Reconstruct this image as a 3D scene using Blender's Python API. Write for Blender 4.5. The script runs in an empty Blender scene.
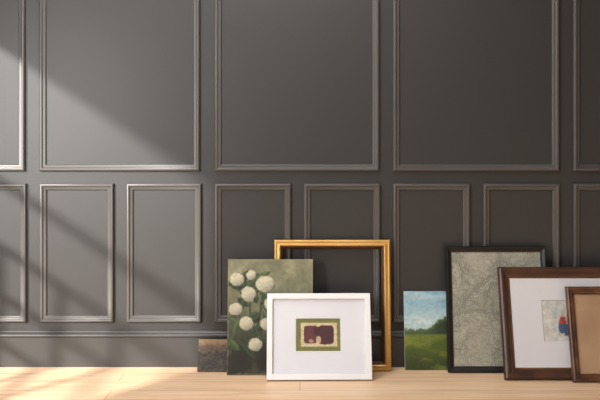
import bpy, bmesh, math, random
import numpy as np
from mathutils import Vector
S = bpy.context.scene
C = S.collection
S.view_settings.view_transform = 'Standard'
S.view_settings.look = 'None'

# ------------------------------------------------------------------ camera
CAMD, CAMH, F, HOR = 4.0, 1.13, 800.0, 140.0
cam = bpy.data.cameras.new('camera'); cam.lens = 48; cam.sensor_width = 36; cam.shift_y = -0.1
co = bpy.data.objects.new('camera', cam); C.objects.link(co)
co.location = (0, -CAMD, CAMH); co.rotation_euler = (math.pi/2, 0, 0); S.camera = co
def WX(px, y=0): return (px-300)*(CAMD+y)/F
def WZ(py, y=0): return CAMH-(py-HOR)*(CAMD+y)/F

# ------------------------------------------------------------------ colour / materials
def lin(c):
    c = np.asarray(c, float)/255.0
    return np.where(c <= .04045, c/12.92, ((c+.055)/1.055)**2.4)
def rgba(c):
    l = lin(c); return (float(l[0]), float(l[1]), float(l[2]), 1)

def material(name, c1, c2=None, rough=.5, scale=(8,8,8), metallic=0, bump=0, bscale=60, spec=.5, coat=0, detail=4):
    m = bpy.data.materials.new(name); m.use_nodes = True
    nt = m.node_tree; N = nt.nodes; L = nt.links
    b = N['Principled BSDF']
    b.inputs['Roughness'].default_value = rough; b.inputs['Metallic'].default_value = metallic
    b.inputs['Specular IOR Level'].default_value = spec; b.inputs['Coat Weight'].default_value = coat
    b.inputs['Coat Roughness'].default_value = .12
    tc = N.new('ShaderNodeTexCoord'); mp = N.new('ShaderNodeMapping'); mp.inputs['Scale'].default_value = scale
    L.new(tc.outputs['Object'], mp.inputs['Vector'])
    n = N.new('ShaderNodeTexNoise'); n.inputs['Scale'].default_value = 1; n.inputs['Detail'].default_value = detail
    L.new(mp.outputs[0], n.inputs['Vector'])
    r = N.new('ShaderNodeValToRGB'); r.color_ramp.elements[0].position = .35; r.color_ramp.elements[1].position = .65
    r.color_ramp.elements[0].color = rgba(c1); r.color_ramp.elements[1].color = rgba(c2 or c1)
    L.new(n.outputs['Fac'], r.inputs['Fac']); L.new(r.outputs[0], b.inputs['Base Color'])
    if bump:
        n2 = N.new('ShaderNodeTexNoise'); n2.inputs['Scale'].default_value = bscale; n2.inputs['Detail'].default_value = 3
        L.new(tc.outputs['Object'], n2.inputs['Vector'])
        bp = N.new('ShaderNodeBump'); bp.inputs['Strength'].default_value = bump; bp.inputs['Distance'].default_value = .002
        L.new(n2.outputs['Fac'], bp.inputs['Height']); L.new(bp.outputs[0], b.inputs['Normal'])
    return m

def paint_material(name, rough=.6, bump=.3, bscale=180, coat=0):
    m = bpy.data.materials.new(name); m.use_nodes = True
    nt = m.node_tree; N = nt.nodes; L = nt.links; b = N['Principled BSDF']
    b.inputs['Roughness'].default_value = rough; b.inputs['Coat Weight'].default_value = coat; b.inputs['Coat Roughness'].default_value = .1
    a = N.new('ShaderNodeVertexColor'); a.layer_name = 'paint'
    L.new(a.outputs['Color'], b.inputs['Base Color'])
    if bump:
        tc = N.new('ShaderNodeTexCoord')
        n2 = N.new('ShaderNodeTexNoise'); n2.inputs['Scale'].default_value = bscale; n2.inputs['Detail'].default_value = 3
        L.new(tc.outputs['Object'], n2.inputs['Vector'])
        bp = N.new('ShaderNodeBump'); bp.inputs['Strength'].default_value = bump; bp.inputs['Distance'].default_value = .001
        L.new(n2.outputs['Fac'], bp.inputs['Height']); L.new(bp.outputs[0], b.inputs['Normal'])
    return m

def floor_material():
    m = bpy.data.materials.new('pale_floorboards'); m.use_nodes = True
    nt = m.node_tree; N = nt.nodes; L = nt.links; b = N['Principled BSDF']
    b.inputs['Roughness'].default_value = .42
    tc = N.new('ShaderNodeTexCoord')
    br = N.new('ShaderNodeTexBrick'); br.offset = .37; br.inputs['Scale'].default_value = 1
    br.inputs['Brick Width'].default_value = 2.3; br.inputs['Row Height'].default_value = .13
    br.inputs['Mortar Size'].default_value = .0015; br.inputs['Mortar Smooth'].default_value = .2
    br.inputs['Color1'].default_value = rgba((235,205,173)); br.inputs['Color2'].default_value = rgba((226,193,159))
    br.inputs['Mortar'].default_value = rgba((156,120,90))
    L.new(tc.outputs['Object'], br.inputs['Vector'])
    mp = N.new('ShaderNodeMapping'); mp.inputs['Scale'].default_value = (2.2, 34, 1)
    L.new(tc.outputs['Object'], mp.inputs['Vector'])
    n = N.new('ShaderNodeTexNoise'); n.inputs['Scale'].default_value = 1; n.inputs['Detail'].default_value = 6; n.inputs['Distortion'].default_value = .6
    L.new(mp.outputs[0], n.inputs['Vector'])
    r = N.new('ShaderNodeValToRGB'); r.color_ramp.elements[0].position = .3; r.color_ramp.elements[1].position = .6
    r.color_ramp.elements[0].color = (.82,.77,.72,1); r.color_ramp.elements[1].color = (1,1,1,1)
    L.new(n.outputs['Fac'], r.inputs['Fac'])
    mx = N.new('ShaderNodeMixRGB'); mx.blend_type = 'MULTIPLY'; mx.inputs[0].default_value = 1
    L.new(br.outputs['Color'], mx.inputs[1]); L.new(r.outputs[0], mx.inputs[2]); L.new(mx.outputs[0], b.inputs['Base Color'])
    bp = N.new('ShaderNodeBump'); bp.inputs['Strength'].default_value = .25; bp.inputs['Distance'].default_value = .002; bp.invert = True
    L.new(br.outputs['Fac'], bp.inputs['Height']); L.new(bp.outputs[0], b.inputs['Normal'])
    return m

M = {}
M['wall'] = material('charcoal_wall_paint', (47,46,46), (49,48,48), .46, (1.5,1.5,1.5))
M['trim'] = material('charcoal_satin_moulding_lit', (74,72,71), (76,74,73), .37, (1.5,1.5,1.5))  # same paint as the wall, lightened: satin highlights put into the base colour
M['skirting'] = material('charcoal_satin_skirting', (56,55,54), (58,57,56), .4, (1.5,1.5,1.5))
M['white_paint'] = material('white_wall_paint', (196,192,186), (200,196,190), .7)
M['floor'] = floor_material()
M['window'] = material('window_paint', (205,202,196), None, .5)
M['gold'] = material('antique_gold_leaf', (200,158,92), (190,147,82), .40, (12,12,12), metallic=.6)
M['gold_dark'] = material('brown_gilt_edge', (80,50,26), (58,36,20), .45, (20,20,20), metallic=.3)
M['white_frame'] = material('white_lacquer', (230,231,234), (227,228,231), .35)
M['mat'] = material('white_mat_board', (212,213,220), (209,210,217), .7, coat=.1)
M['mat_grey'] = material('soft_white_mat_board', (206,206,212), (203,203,209), .7, coat=.1)
M['black'] = material('black_wood', (14,13,13), (19,18,17), .4, (4,4,40))
M['brown'] = material('dark_walnut', (76,46,30), (48,28,19), .36, (9,30,9), bump=.1)
M['brown_lip'] = material('bronze_slip', (120,84,52), (92,62,38), .4, (20,20,20), metallic=.4)
M['tan_wood'] = material('reddish_brown_wood', (106,68,44), (62,37,24), .38, (16,50,16), bump=.2)
M['tan_panel'] = material('dusty_tan_linen', (172,143,114), (152,123,96), .85, (5,5,5), bump=.4, bscale=400)
M['backing'] = material('brown_backing_board', (120,92,64), (106,80,55), .85)
M['stretcher'] = material('pine_stretcher', (180,145,100), (160,124,82), .7, (6,30,6))
M['oil'] = paint_material('oil_paint', .5, .5, 160)
M['print'] = paint_material('printed_paper', .65, .05, 200, coat=.25)

# ------------------------------------------------------------------ mesh helpers
def link(name, me, m, parent=None):
    o = bpy.data.objects.new(name, me); C.objects.link(o)
    if m: me.materials.append(m)
    if parent: o.parent = parent
    return o
def from_bm(name, bm, m, parent=None, smooth=None):
    bmesh.ops.recalc_face_normals(bm, faces=bm.faces)
    me = bpy.data.meshes.new(name); bm.to_mesh(me); bm.free()
    if smooth:
        for p in me.polygons: p.use_smooth = True
        me.set_sharp_from_angle(angle=math.radians(smooth))
    return link(name, me, m, parent)
def add_box(bm, x0, x1, y0, y1, z0, z1):
    v = [bm.verts.new(p) for p in ((x0,y0,z0),(x1,y0,z0),(x1,y1,z0),(x0,y1,z0),(x0,y0,z1),(x1,y0,z1),(x1,y1,z1),(x0,y1,z1))]
    for f in ((0,1,2,3),(4,5,6,7),(0,1,5,4),(1,2,6,5),(2,3,7,6),(3,0,4,7)): bm.faces.new([v[i] for i in f])
def add_ring(bm, x0, x1, z0, z1, prof):
    """mitred rectangular frame: prof = closed list of (inset, projection toward -y)"""
    n = len(prof); cs = []
    for sx, sz in ((0,0),(1,0),(1,1),(0,1)):
        cs.append([bm.verts.new(((x1-u) if sx else (x0+u), -d, (z1-u) if sz else (z0+u))) for u, d in prof])
    for k in range(4):
        a, b = cs[k], cs[(k+1) % 4]
        for i in range(n):
            j = (i+1) % n
            bm.faces.new((a[i], a[j], b[j], b[i]))
def struct(o): o['kind'] = 'structure'; return o

# ------------------------------------------------------------------ setting
XL, XR, YB, ZC = -2.2, 2.7, -5.2, 2.9
bm = bmesh.new(); add_box(bm, XL, XR, YB, .1, -.08, 0); struct(from_bm('floor', bm, M['floor']))
bm = bmesh.new(); add_box(bm, XL, XR, 0, .1, 0, ZC); struct(from_bm('wall_back', bm, M['wall']))
bm = bmesh.new(); add_box(bm, XL-.1, XR+.1, YB, .1, ZC, ZC+.1); struct(from_bm('ceiling', bm, M['white_paint']))
bm = bmesh.new(); add_box(bm, XR, XR+.1, YB, .1, 0, ZC); struct(from_bm('wall_right', bm, M['wall']))
# left wall with a tall window opening
WY0, WY1, WZ0, WZ1 = -2.2, -.2, .12, 2.14
bm = bmesh.new()
add_box(bm, XL-.1, XL, YB, WY0, 0, ZC); add_box(bm, XL-.1, XL, WY1, .1, 0, ZC)
add_box(bm, XL-.1, XL, WY0, WY1, 0, WZ0); add_box(bm, XL-.1, XL, WY0, WY1, WZ1, ZC)
struct(from_bm('wall_left', bm, M['white_paint']))
bm = bmesh.new()
xm = XL-.05
add_box(bm, xm-.02, xm+.02, WY0, WY0+.04, WZ0, WZ1); add_box(bm, xm-.02, xm+.02, WY1-.04, WY1, WZ0, WZ1)
add_box(bm, xm-.02, xm+.02, WY0+.04, WY1-.04, WZ0, WZ0+.06); add_box(bm, xm-.02, xm+.02, WY0+.04, WY1-.04, WZ1-.04, WZ1)
for z, hh in ((.38,.032), (.61,.032), (.84,.032), (1.08,.036), (1.40,.045)): add_box(bm, xm-.012, xm+.012, WY0+.04, WY1-.04, z, z+hh)
for y in (-.56, -.92, -1.28, -1.64): add_box(bm, xm-.012, xm+.012, y, y+.032, WZ0+.06, 1.08)
struct(from_bm('window_1', bm, M['window']))

# wall mouldings: one mitred rectangle per panel
def bead(c, r, base, n, a0=180, a1=0):
    return [(c+r*math.cos(math.radians(a0+(a1-a0)*i/n)), base+r*math.sin(math.radians(a0+(a1-a0)*i/n))) for i in range(n+1)]
PROF = ([(0,0)] + bead(.0085, .0085, .0095, 12, 180, 20) + [(.0175,.0115),(.0195,.0105),(.022,.0100),(.025,.0096),(.028,.0086),(.0305,.0068),(.0325,.004),(.0335,.002),(.034,0)])
upper = [(-145,25.5),(40,200),(215,379),(393,558.5),(573,735)]
lower = [(-48,27),(40.5,114),(127,201.5),(215,291),(304,380),(393,469.5),(483,559),(573,648),(662,735)]
tn = 1
for a, b in upper:
    bm = bmesh.new(); add_ring(bm, WX(a), WX(b), WZ(171), 2.7, PROF); struct(from_bm('trim_%d' % tn, bm, M['trim'], None, 38)); tn += 1
for a, b in lower:
    bm = bmesh.new(); add_ring(bm, WX(a), WX(b), WZ(322), WZ(183.5), PROF); struct(from_bm('trim_%d' % tn, bm, M['trim'], None, 38)); tn += 1
bp = [(0,0),(-.02,0),(-.02,.146),(-.0245,.148),(-.0265,.152),(-.0272,.156),(-.0265,.160),(-.0245,.164),(-.020,.166),(-.015,.168),(-.011,.172),(-.008,.178),(0,.180)]
bm = bmesh.new()
va = [bm.verts.new((XL, y, z)) for y, z in bp]; vb = [bm.verts.new((XR, y, z)) for y, z in bp]
for i in range(len(bp)):
    j = (i+1) % len(bp); bm.faces.new((va[i], va[j], vb[j], vb[i]))
bm.faces.new(va); bm.faces.new(vb)
struct(from_bm('baseboard_back', bm, M['skirting'], None, 40))

# ------------------------------------------------------------------ tiny painter (vertex colours on fine grids)
def vnoise(U, V, s, seed):
    rs = np.random.RandomState(seed); G = rs.rand(257, 257)
    x = U*s; y = V*s; xi = np.floor(x).astype(int); yi = np.floor(y).astype(int)
    fx = x-xi; fy = y-yi; fx = fx*fx*(3-2*fx); fy = fy*fy*(3-2*fy)
    g = lambda i, j: G[(yi+j) % 257, (xi+i) % 257]
    return (g(0,0)*(1-fx)+g(1,0)*fx)*(1-fy)+(g(0,1)*(1-fx)+g(1,1)*fx)*fy
def fbm(U, V, s, seed, o=4):
    t = 0; a = .5; tot = 0
    for k in range(o): t = t+a*vnoise(U+3.1*k+5, V+1.7*k+5, s*2**k, seed+k); tot += a; a *= .5
    return t/tot
def ss(a, b, x):
    t = np.clip((x-a)/(b-a), 0, 1); return t*t*(3-2*t)
def lay(img, mask, col):
    c = np.asarray(col, float)
    return img*(1-mask[..., None])+c*mask[..., None]

def sheet(name, w, h, t, func, m, parent, nx, edge=(190,180,160), z0=0, x0=None, y=0):
    """painted slab: fine painted front at y-t, plain edges and back at y"""
    nz = max(2, int(nx*h/w)); x0 = -w/2 if x0 is None else x0
    us = np.linspace(0, 1, nx+1); vs = np.linspace(0, 1, nz+1)
    U, V = np.meshgrid(us, vs)
    img = np.clip(func(U, V, w/h), 0, 255)
    P = np.stack([x0+U*w, np.full_like(U, y-t), z0+V*h], -1).reshape(-1, 3)
    cols = lin(img).reshape(-1, 3)
    idx = lambda i, j: j*(nx+1)+i
    faces = [(idx(i,j), idx(i+1,j), idx(i+1,j+1), idx(i,j+1)) for j in range(nz) for i in range(nx)]
    verts = P.tolist(); cl = cols.tolist(); ec = lin(edge).tolist()
    base = len(verts)
    q = [(x0,z0),(x0+w,z0),(x0+w,z0+h),(x0,z0+h)]
    for yy in (y-t, y):
        for a, b in q: verts.append((a, yy, b)); cl.append(ec)
    for k in range(4):
        l = (k+1) % 4; faces.append((base+k, base+4+k, base+4+l, base+l))
    faces.append((base+4, base+7, base+6, base+5))
    me = bpy.data.meshes.new(name); me.from_pydata(verts, [], faces)
    at = me.color_attributes.new('paint', 'FLOAT_COLOR', 'POINT')
    arr = np.ones((len(verts), 4)); arr[:, :3] = np.array(cl)
    at.data.foreach_set('color', arr.ravel())
    me.update()
    return link(name, me, m, parent)

def flowers(U, V, asp):
    W = 85.0; H = 115.0
    X = U*W; Y = (1-V)*H
    n = fbm(U*asp, V, 9, 3); n2 = fbm(U*asp, V, 30, 8, 3)
    img = np.zeros(U.shape+(3,)); img[:] = (122,122,96)
    img = lay(img, ss(14, 66, Y+20*(n-.5)), (78,80,60))
    img = lay(img, ss(62, 88, Y+14*(n-.5)), (32,32,24))
    img = lay(img, ss(.5, .68, n)*.2, (136,135,110))
    img = img*(0.80+.40*n[..., None])*(0.87+.26*n2[..., None])
    ed = np.minimum(np.minimum(X, W-X), np.minimum(Y, H-Y))
    img = lay(img, ss(2.4, .6, ed+3.2*(n2-.35))*.5, (134,126,104))
    rs = random.Random(4)
    def leaf(x, y, a, l, wd, col):
        dx = X-x; dy = Y-y; ca, sa = math.cos(a), math.sin(a)
        p = dx*ca+dy*sa; q = -dx*sa+dy*ca
        s = np.clip(p/l, -1, 1); ww = wd*(1-s*s)
        mk = ss(.8, -.6, np.abs(q)-ww+2*(n2-.5))*(np.abs(p) < l)
        c = np.array(col)*(.75+.5*n2[..., None])+np.array((20,24,14))*(q[..., None] < 0)
        return mk, c
    stems = [((22,96),(10,50)),((24,96),(22,34)),((26,96),(37,26)),((24,96),(38,62)),((24,96),(16,64)),((26,96),(27,86))]
    for (ax, ay), (bx, by) in stems:
        t = np.clip(((X-ax)*(bx-ax)+(Y-ay)*(by-ay))/((bx-ax)**2+(by-ay)**2), 0, 1)
        d = np.hypot(X-ax-t*(bx-ax), Y-ay-t*(by-ay))
        img = lay(img, ss(1.6, .5, d)*.8, (46,56,36))
    for k in range(46):
        x = rs.uniform(3, 48); y = rs.uniform(16, 92)
        mk, c = leaf(x, y, rs.uniform(-1.4, 1.4), rs.uniform(6, 11), rs.uniform(2, 3.6), rs.choice([(28,40,29),(40,54,35),(24,32,24),(54,70,44)]))
        img = img*(1-mk[..., None]*.88)+c*mk[..., None]*.88
    for x, y, r, sq in [(9,20,7.2,1.08),(21,35,7.6,1.0),(37,25,9.2,1.08),(8,50,6.8,1.08),(19,64,7.2,1.02),(43,45,7,1.04),(39,65,6.8,1.08),(28,85,6.8,1.06),(23,16,5,1.1)]:
        d = np.hypot(X-x, (Y-y)*sq)+2.2*(n2-.5)+1.6*(n-.5)
        mk = ss(r+.9, r-1.1, d)*.94
        ang = np.arctan2(Y-y, X-x)
        pet = .5+.5*np.sin(ang*8+d*1.4+x)*np.cos(d*2.0)
        sh = np.clip((X-x)*.5+(Y-y)*.8, -r, r)/r
        c = np.array((208,203,178))[None, None]*(1-.26*np.clip(sh+.2, 0, 1)[..., None])*(0.87+.14*pet[..., None])*(.93+.14*n2[..., None])
        img = img*(1-mk[..., None])+c*mk[..., None]
    return img

def abstract(U, V, asp):
    n = fbm(U*asp, V, 14, 21); n2 = fbm(U*asp, V, 40, 5, 3)
    img = np.zeros(U.shape+(3,)); img[:] = (108,110,56)
    e = .012*(n-.5)
    box = lambda a, b, c, d, s=.012: ss(-s, s, U-a+e)*ss(-s, s, b-U+e)*ss(-s, s, V-c+e)*ss(-s, s, d-V-e)
    def blob(cx, cz, rx, rz, p=5): return ss(1.06, .94, (np.abs((U-cx)/rx)**p+np.abs((V-cz)/rz)**p)**(1/p)+.12*(n-.5))
    img = lay(img, box(.14,.89,.18,.83), (192,178,146))
    img = lay(img, blob(.35,.51,.15,.24), (90,48,48))
    img = lay(img, blob(.66,.50,.165,.26), (66,34,40))
    img = lay(img, blob(.50,.60,.10,.12, 4), (62,34,40))
    img = lay(img, blob(.505,.36,.05,.10, 3)*.9, (186,164,128))
    img = lay(img, blob(.35,.33,.05,.05, 2)*.7, (176,156,124))
    return img*(0.88+.24*n[..., None])*(.95+.10*n2[..., None])

def landscape(U, V, asp):
    n = fbm(U*asp*.7, V*1.6, 6, 31, 4); n2 = fbm(U*asp, V, 30, 17, 3)
    img = np.zeros(U.shape+(3,)); img[:] = (122,164,184)
    img = lay(img, ss(1.0, .55, V), (174,198,200))
    img = lay(img, ss(.46, .70, n)*.4, (206,214,210))
    g = np.zeros_like(img); g[:] = (104,118,44)
    g = lay(g, ss(.42, .04, V+.1*(n-.5)), (48,62,24)); g = lay(g, ss(.5, .7, n)*.55, (138,142,60))
    g = lay(g, ss(.5, .66, n2)*.35, (58,74,30))
    g = lay(g, ss(.1, 0, np.abs(V-.22-.12*U+.05*(n-.5)))*.5, (52,70,26))
    hz = .47+.02*np.sin(U*4)
    img = img*(1-ss(-.012, .012, hz-V)[..., None])+g*ss(-.012, .012, hz-V)[..., None]
    tr = .49+.04*fbm(U, U*0, 16, 9, 3)+.16*ss(.4, 1, U)
    img = lay(img, ss(-.02, .02, tr-V+.07*(n2-.5))*ss(.43, .46, V)*.92, (66,84,52))
    img = lay(img, ss(-.025, .025, tr-.04-V+.08*(n2-.5))*ss(.44, .47, V)*ss(.4, .85, U)*.92, (42,56,34))
    return img*(.9+.2*n2[..., None])

def oldmap(U, V, asp):
    x = U*asp; wx = x+.09*(fbm(x, V, 7, 11)-.5); wy = V+.09*(fbm(x, V, 7, 23)-.5)
    n = fbm(wx, wy, 5, 41, 4); n2 = fbm(wx, wy, 16, 52, 4); f = fbm(x, V, 70, 61, 2); b = fbm(x, V, 4, 71, 3)
    img = np.zeros(U.shape+(3,)); img[:] = (162,160,146)
    img = lay(img, ss(.42, .58, b)*.6, (138,140,127))
    img = lay(img, ss(.56, .70, n2)*.35, (180,177,161))
    for k, (q, lev, st) in enumerate([(n,.40,.5),(n,.47,.7),(n,.54,.5),(n,.61,.6),(n2,.42,.28),(n2,.52,.28),(n2,.62,.28)]):
        gy, gx = np.gradient(q); gr = np.hypot(gx, gy)+1e-4
        img = lay(img, ss(1.3, .3, np.abs(q-lev)/gr)*st*(.5+ss(.35, .6, b)*.6).clip(0, 1), (88,91,80))
    img = lay(img, ss(.6, .76, f)*.3, (108,108,96))
    return img*(.9+.2*f[..., None])

def collage(U, V, asp):
    n = fbm(U*asp, V, 10, 77); n2 = fbm(U*asp, V, 36, 6, 3)
    img = np.zeros(U.shape+(3,)); img[:] = (204,202,194)
    box = lambda a, b, c, d: ss(-.02, .02, U-a+.12*(n-.5))*ss(-.02, .02, b-U+.12*(n-.5))*ss(-.02, .02, V-c+.14*(n-.5))*ss(-.02, .02, d-V+.14*(n-.5))
    img = lay(img, box(.05,.95,.04,.96), (192,193,190))
    img = lay(img, box(.10,.24,.20,.88)*.5, (196,192,180)); img = lay(img, box(.22,.30,.54,.80)*.5, (140,158,170))
    img = lay(img, box(.32,.39,.22,.44), (58,78,114)); img = lay(img, box(.34,.45,.44,.60), (156,60,48))
    img = lay(img, box(.36,.43,.60,.72), (184,160,138)); img = lay(img, box(.40,.49,.18,.42), (62,78,108))
    img = lay(img, box(.6,.86,.16,.44)*.6, (186,170,130)); img = lay(img, box(.6,.88,.5,.84)*.6, (128,146,146))
    return img*(.84+.28*n[..., None])*(.92+.16*n2[..., None])

def dusk(U, V, asp):
    n = fbm(U*asp, V, 7, 91, 5); n2 = fbm(U*asp, V, 26, 13, 3)
    img = np.zeros(U.shape+(3,)); img[:] = (134,104,70)
    img = lay(img, ss(.96, .74, V+.14*(n-.5)), (74,56,38))
    img = lay(img, ss(-.02, .03, .62+.2*(n-.5)-V), (30,25,19))
    img = lay(img, ss(.48, .66, n)*ss(.65, .3, V)*.8, (72,54,34))
    img = lay(img, ss(.56, .7, n2)*.5, (98,74,48))
    return img*(.7+.5*n2[..., None])

# ------------------------------------------------------------------ leaning pictures
GRP = 'pictures leaning along the panelled wall'
def lean(name, label, cat, px0, px1, pyb, pyt, t, ytop, rz=0):
    """stands on the floor on its back bottom edge, top back edge at depth ytop"""
    yf = CAMH*F/(pyb-HOR)-CAMD
    yb = yf+t
    zt = WZ(pyt, ytop-t)
    a = math.atan2(ytop-yb, zt); h = math.hypot(ytop-yb, zt)-t*math.sin(a)*.5
    ym = (yf+ytop-t)/2
    w = (px1-px0)*(CAMD+ym)/F
    o = bpy.data.objects.new(name, None); C.objects.link(o); o.empty_display_size = .1
    o.location = (WX((px0+px1)/2, ym), yb, 0); o.rotation_euler = (-a, 0, math.radians(rz))
    o['label'] = label; o['category'] = cat; o['group'] = GRP
    return o, w, h
def ringpart(name, w, h, prof, m, parent, ins=0):
    bm = bmesh.new(); add_ring(bm, -w/2+ins, w/2-ins, ins, h-ins, prof); return from_bm(name, bm, m, parent)
def board(name, x0, x1, y0, y1, z0, z1, m, parent):
    bm = bmesh.new(); add_box(bm, x0, x1, y0, y1, z0, z1); return from_bm(name, bm, m, parent)
def matboard(w, h, ins, win, y, th, parent, m='mat'):
    """board with a bevelled rectangular window; win = (x0,x1,z0,z1)"""
    bm = bmesh.new()
    out = [(-w/2+ins, ins), (w/2-ins, ins), (w/2-ins, h-ins), (-w/2+ins, h-ins)]
    x0, x1, z0, z1 = win
    inn = [(x0,z0),(x1,z0),(x1,z1),(x0,z1)]; e = .002
    inn2 = [(x0+e,z0+e),(x1-e,z0+e),(x1-e,z1-e),(x0+e,z1-e)]
    R = [[bm.verts.new((a, yy, b)) for a, b in q] for q, yy in ((out,y),(out,y-th),(inn,y-th),(inn2,y))]
    for i in range(4):
        A, B = R[i], R[(i+1) % 4]
        for k in range(4):
            l = (k+1) % 4; bm.faces.new((A[k], A[l], B[l], B[k]))
    return from_bm('mat_board', bm, M[m], parent)

# small dark picture
o, w, h = lean('painting', 'small dark brown painting peeking out at left from behind the white flower painting', 'painting', 198, 262, 372.5, 340, .014, -.032)
sheet('canvas', w, h, .012, dusk, M['oil'], o, 110, (92,72,50), y=-.002)
ringpart('stretcher', w, h, [(.003,0),(.003,.003),(.03,.003),(.03,0)], M['stretcher'], o)
# gold frame
o, w, h = lean('picture_frame', 'large empty gold picture frame standing behind the white framed picture', 'picture frame', 274, 391, 372, 240, .024, -.026)
ringpart('frame', w, h, [(0,0),(0,.015),(.003,.020),(.008,.022),(.013,.0205),(.017,.0210),(.026,.024),(.031,.021),(.031,.004),(.031,0)], M['gold'], o)
ringpart('inner_edge', w, h, [(.0312,.002),(.0312,.018),(.038,.015),(.0455,.008),(.0455,.002)], M['gold_dark'], o)
# flower painting
o, w, h = lean('painting', 'unframed olive green canvas painted with white round flowers and dark leaves', 'painting', 227.5, 313, 375.5, 259.5, .02, -.071, rz=.4)
sheet('canvas', w, h, .017, flowers, M['oil'], o, 230, (120,114,94), y=-.003)
ringpart('stretcher', w, h, [(.004,0),(.004,.003),(.04,.003),(.04,0)], M['stretcher'], o)
# white framed print
o, w, h = lean('framed_picture', 'white framed picture with wide white mat around a small olive and maroon abstract', 'framed picture', 267, 371.5, 381.5, 294, .026, -.117, rz=.9)
ringpart('frame', w, h, [(0,0),(0,.024),(.002,.026),(.025,.026),(.027,.024),(.027,.010),(.027,0)], M['white_frame'], o)
ax0, ax1 = w*(28.5/103)-w/2, w*(73/103)-w/2
az0, az1 = h*(28/87), h*(61.5/87)
matboard(w, h, .0275, (ax0, ax1, az0, az1), -.010, .003, o)
sheet('artwork', ax1-ax0+.016, az1-az0+.016, .001, abstract, M['print'], o, 120, (200,190,170), z0=az0-.008, x0=ax0-.008, y=-.0085)
board('backing_board', -w/2+.0275, w/2-.0275, -.007, -.003, .0275, h-.0275, M['backing'], o)
# small landscape
o, w, h = lean('painting', 'small unframed landscape canvas of pale blue sky over a green field', 'painting', 404.5, 447.5, 370.5, 291.5, .016, -.004)
sheet('canvas', w, h, .013, landscape, M['oil'], o, 120, (224,221,208), y=-.003)
ringpart('stretcher', w, h, [(.003,0),(.003,.003),(.03,.003),(.03,0)], M['stretcher'], o)
# map
o, w, h = lean('framed_map', 'tall black framed old grey-green map standing beside the small landscape canvas', 'framed map', 447, 549, 373.5, 246.5, .024, -.024)
ringpart('frame', w, h, [(0,0),(0,.02),(.003,.024),(.010,.024),(.022,.018),(.028,.016),(.029,.008),(.029,0)], M['black'], o)
sheet('map_sheet', w-.0584, h-.0584, .001, oldmap, M['print'], o, 220, (150,146,130), z0=.0292, y=-.010)
board('backing_board', -w/2+.0292, w/2-.0292, -.0095, -.003, .0292, h-.0292, M['backing'], o)
# brown frame
o, w, h = lean('framed_picture', 'dark brown wooden framed picture with white mat and small colourful artwork, leaning on the map', 'framed picture', 502, 640, 381.5, 267.5, .03, -.088)
ringpart('frame', w, h, [(0,0),(0,.018),(.004,.026),(.012,.030),(.022,.028),(.034,.020),(.042,.018),(.046,.016),(.046,0)], M['brown'], o)
ringpart('inner_slip', w, h, [(.0462,.004),(.0462,.0165),(.050,.0165),(.054,.012),(.054,.004)], M['brown_lip'], o)
ax0, ax1 = w*(42/138)-w/2, w*(96/138)-w/2
az0, az1 = h*(37/113), h*(79/113)
matboard(w, h, .0542, (ax0, ax1, az0, az1), -.008, .003, o, 'mat_grey')
sheet('artwork', ax1-ax0+.016, az1-az0+.016, .001, collage, M['print'], o, 120, (200,190,170), z0=az0-.008, x0=ax0-.008, y=-.0065)
board('backing_board', -w/2+.0542, w/2-.0542, -.005, -.002, .0542, h-.0542, M['backing'], o)
# tan framed picture
o, w, h = lean('framed_picture', 'plain tan picture in a reddish brown frame, standing in front of the dark brown frame', 'framed picture', 570, 693, 383.5, 287, .024, -.156)
ringpart('frame', w, h, [(0,0),(0,.016),(.003,.021),(.008,.024),(.014,.0225),(.018,.018),(.026,.019),(.031,.017),(.037,.010),(.037,0)], M['tan_wood'], o)
board('panel', -w/2+.0372, w/2-.0372, -.006, -.002, .0372, h-.0372, M['tan_panel'], o)

# ------------------------------------------------------------------ light
W = bpy.data.worlds.new('world'); S.world = W; W.use_nodes = True
W.node_tree.nodes['Background'].inputs[0].default_value = (.98, .99, 1.0, 1)
W.node_tree.nodes['Background'].inputs[1].default_value = .24
def lamp(name, kind, energy, col, **k):
    l = bpy.data.lights.new(name, kind); l.energy = energy; l.color = col
    for a, b in k.items(): setattr(l, a, b)
    o = bpy.data.objects.new(name, l); C.objects.link(o); return o
def aim(o, loc, tgt):
    o.location = loc; o.rotation_euler = (Vector(tgt)-Vector(loc)).to_track_quat('-Z', 'Y').to_euler()
s = lamp('sun', 'SUN', 9.5, (1, .95, .89), angle=math.radians(2.3))
s.rotation_euler = Vector((1, 1.2, -.667)).to_track_quat('-Z', 'Y').to_euler()
a = lamp('side_window_light', 'AREA', 106, (1, .985, .97), shape='RECTANGLE', size=1.0, size_y=1.4)
aim(a, (-2.1, -2.7, 1.3), (.5, -.15, .1))
b = lamp('overhead_fill', 'AREA', 66, (1, .985, .965), shape='RECTANGLE', size=2.4, size_y=.7)  # added fill from above, no fixture there; brightens floor, pictures and moulding tops
aim(b, (-.35, -1.1, 2.85), (.1, -.7, 0))
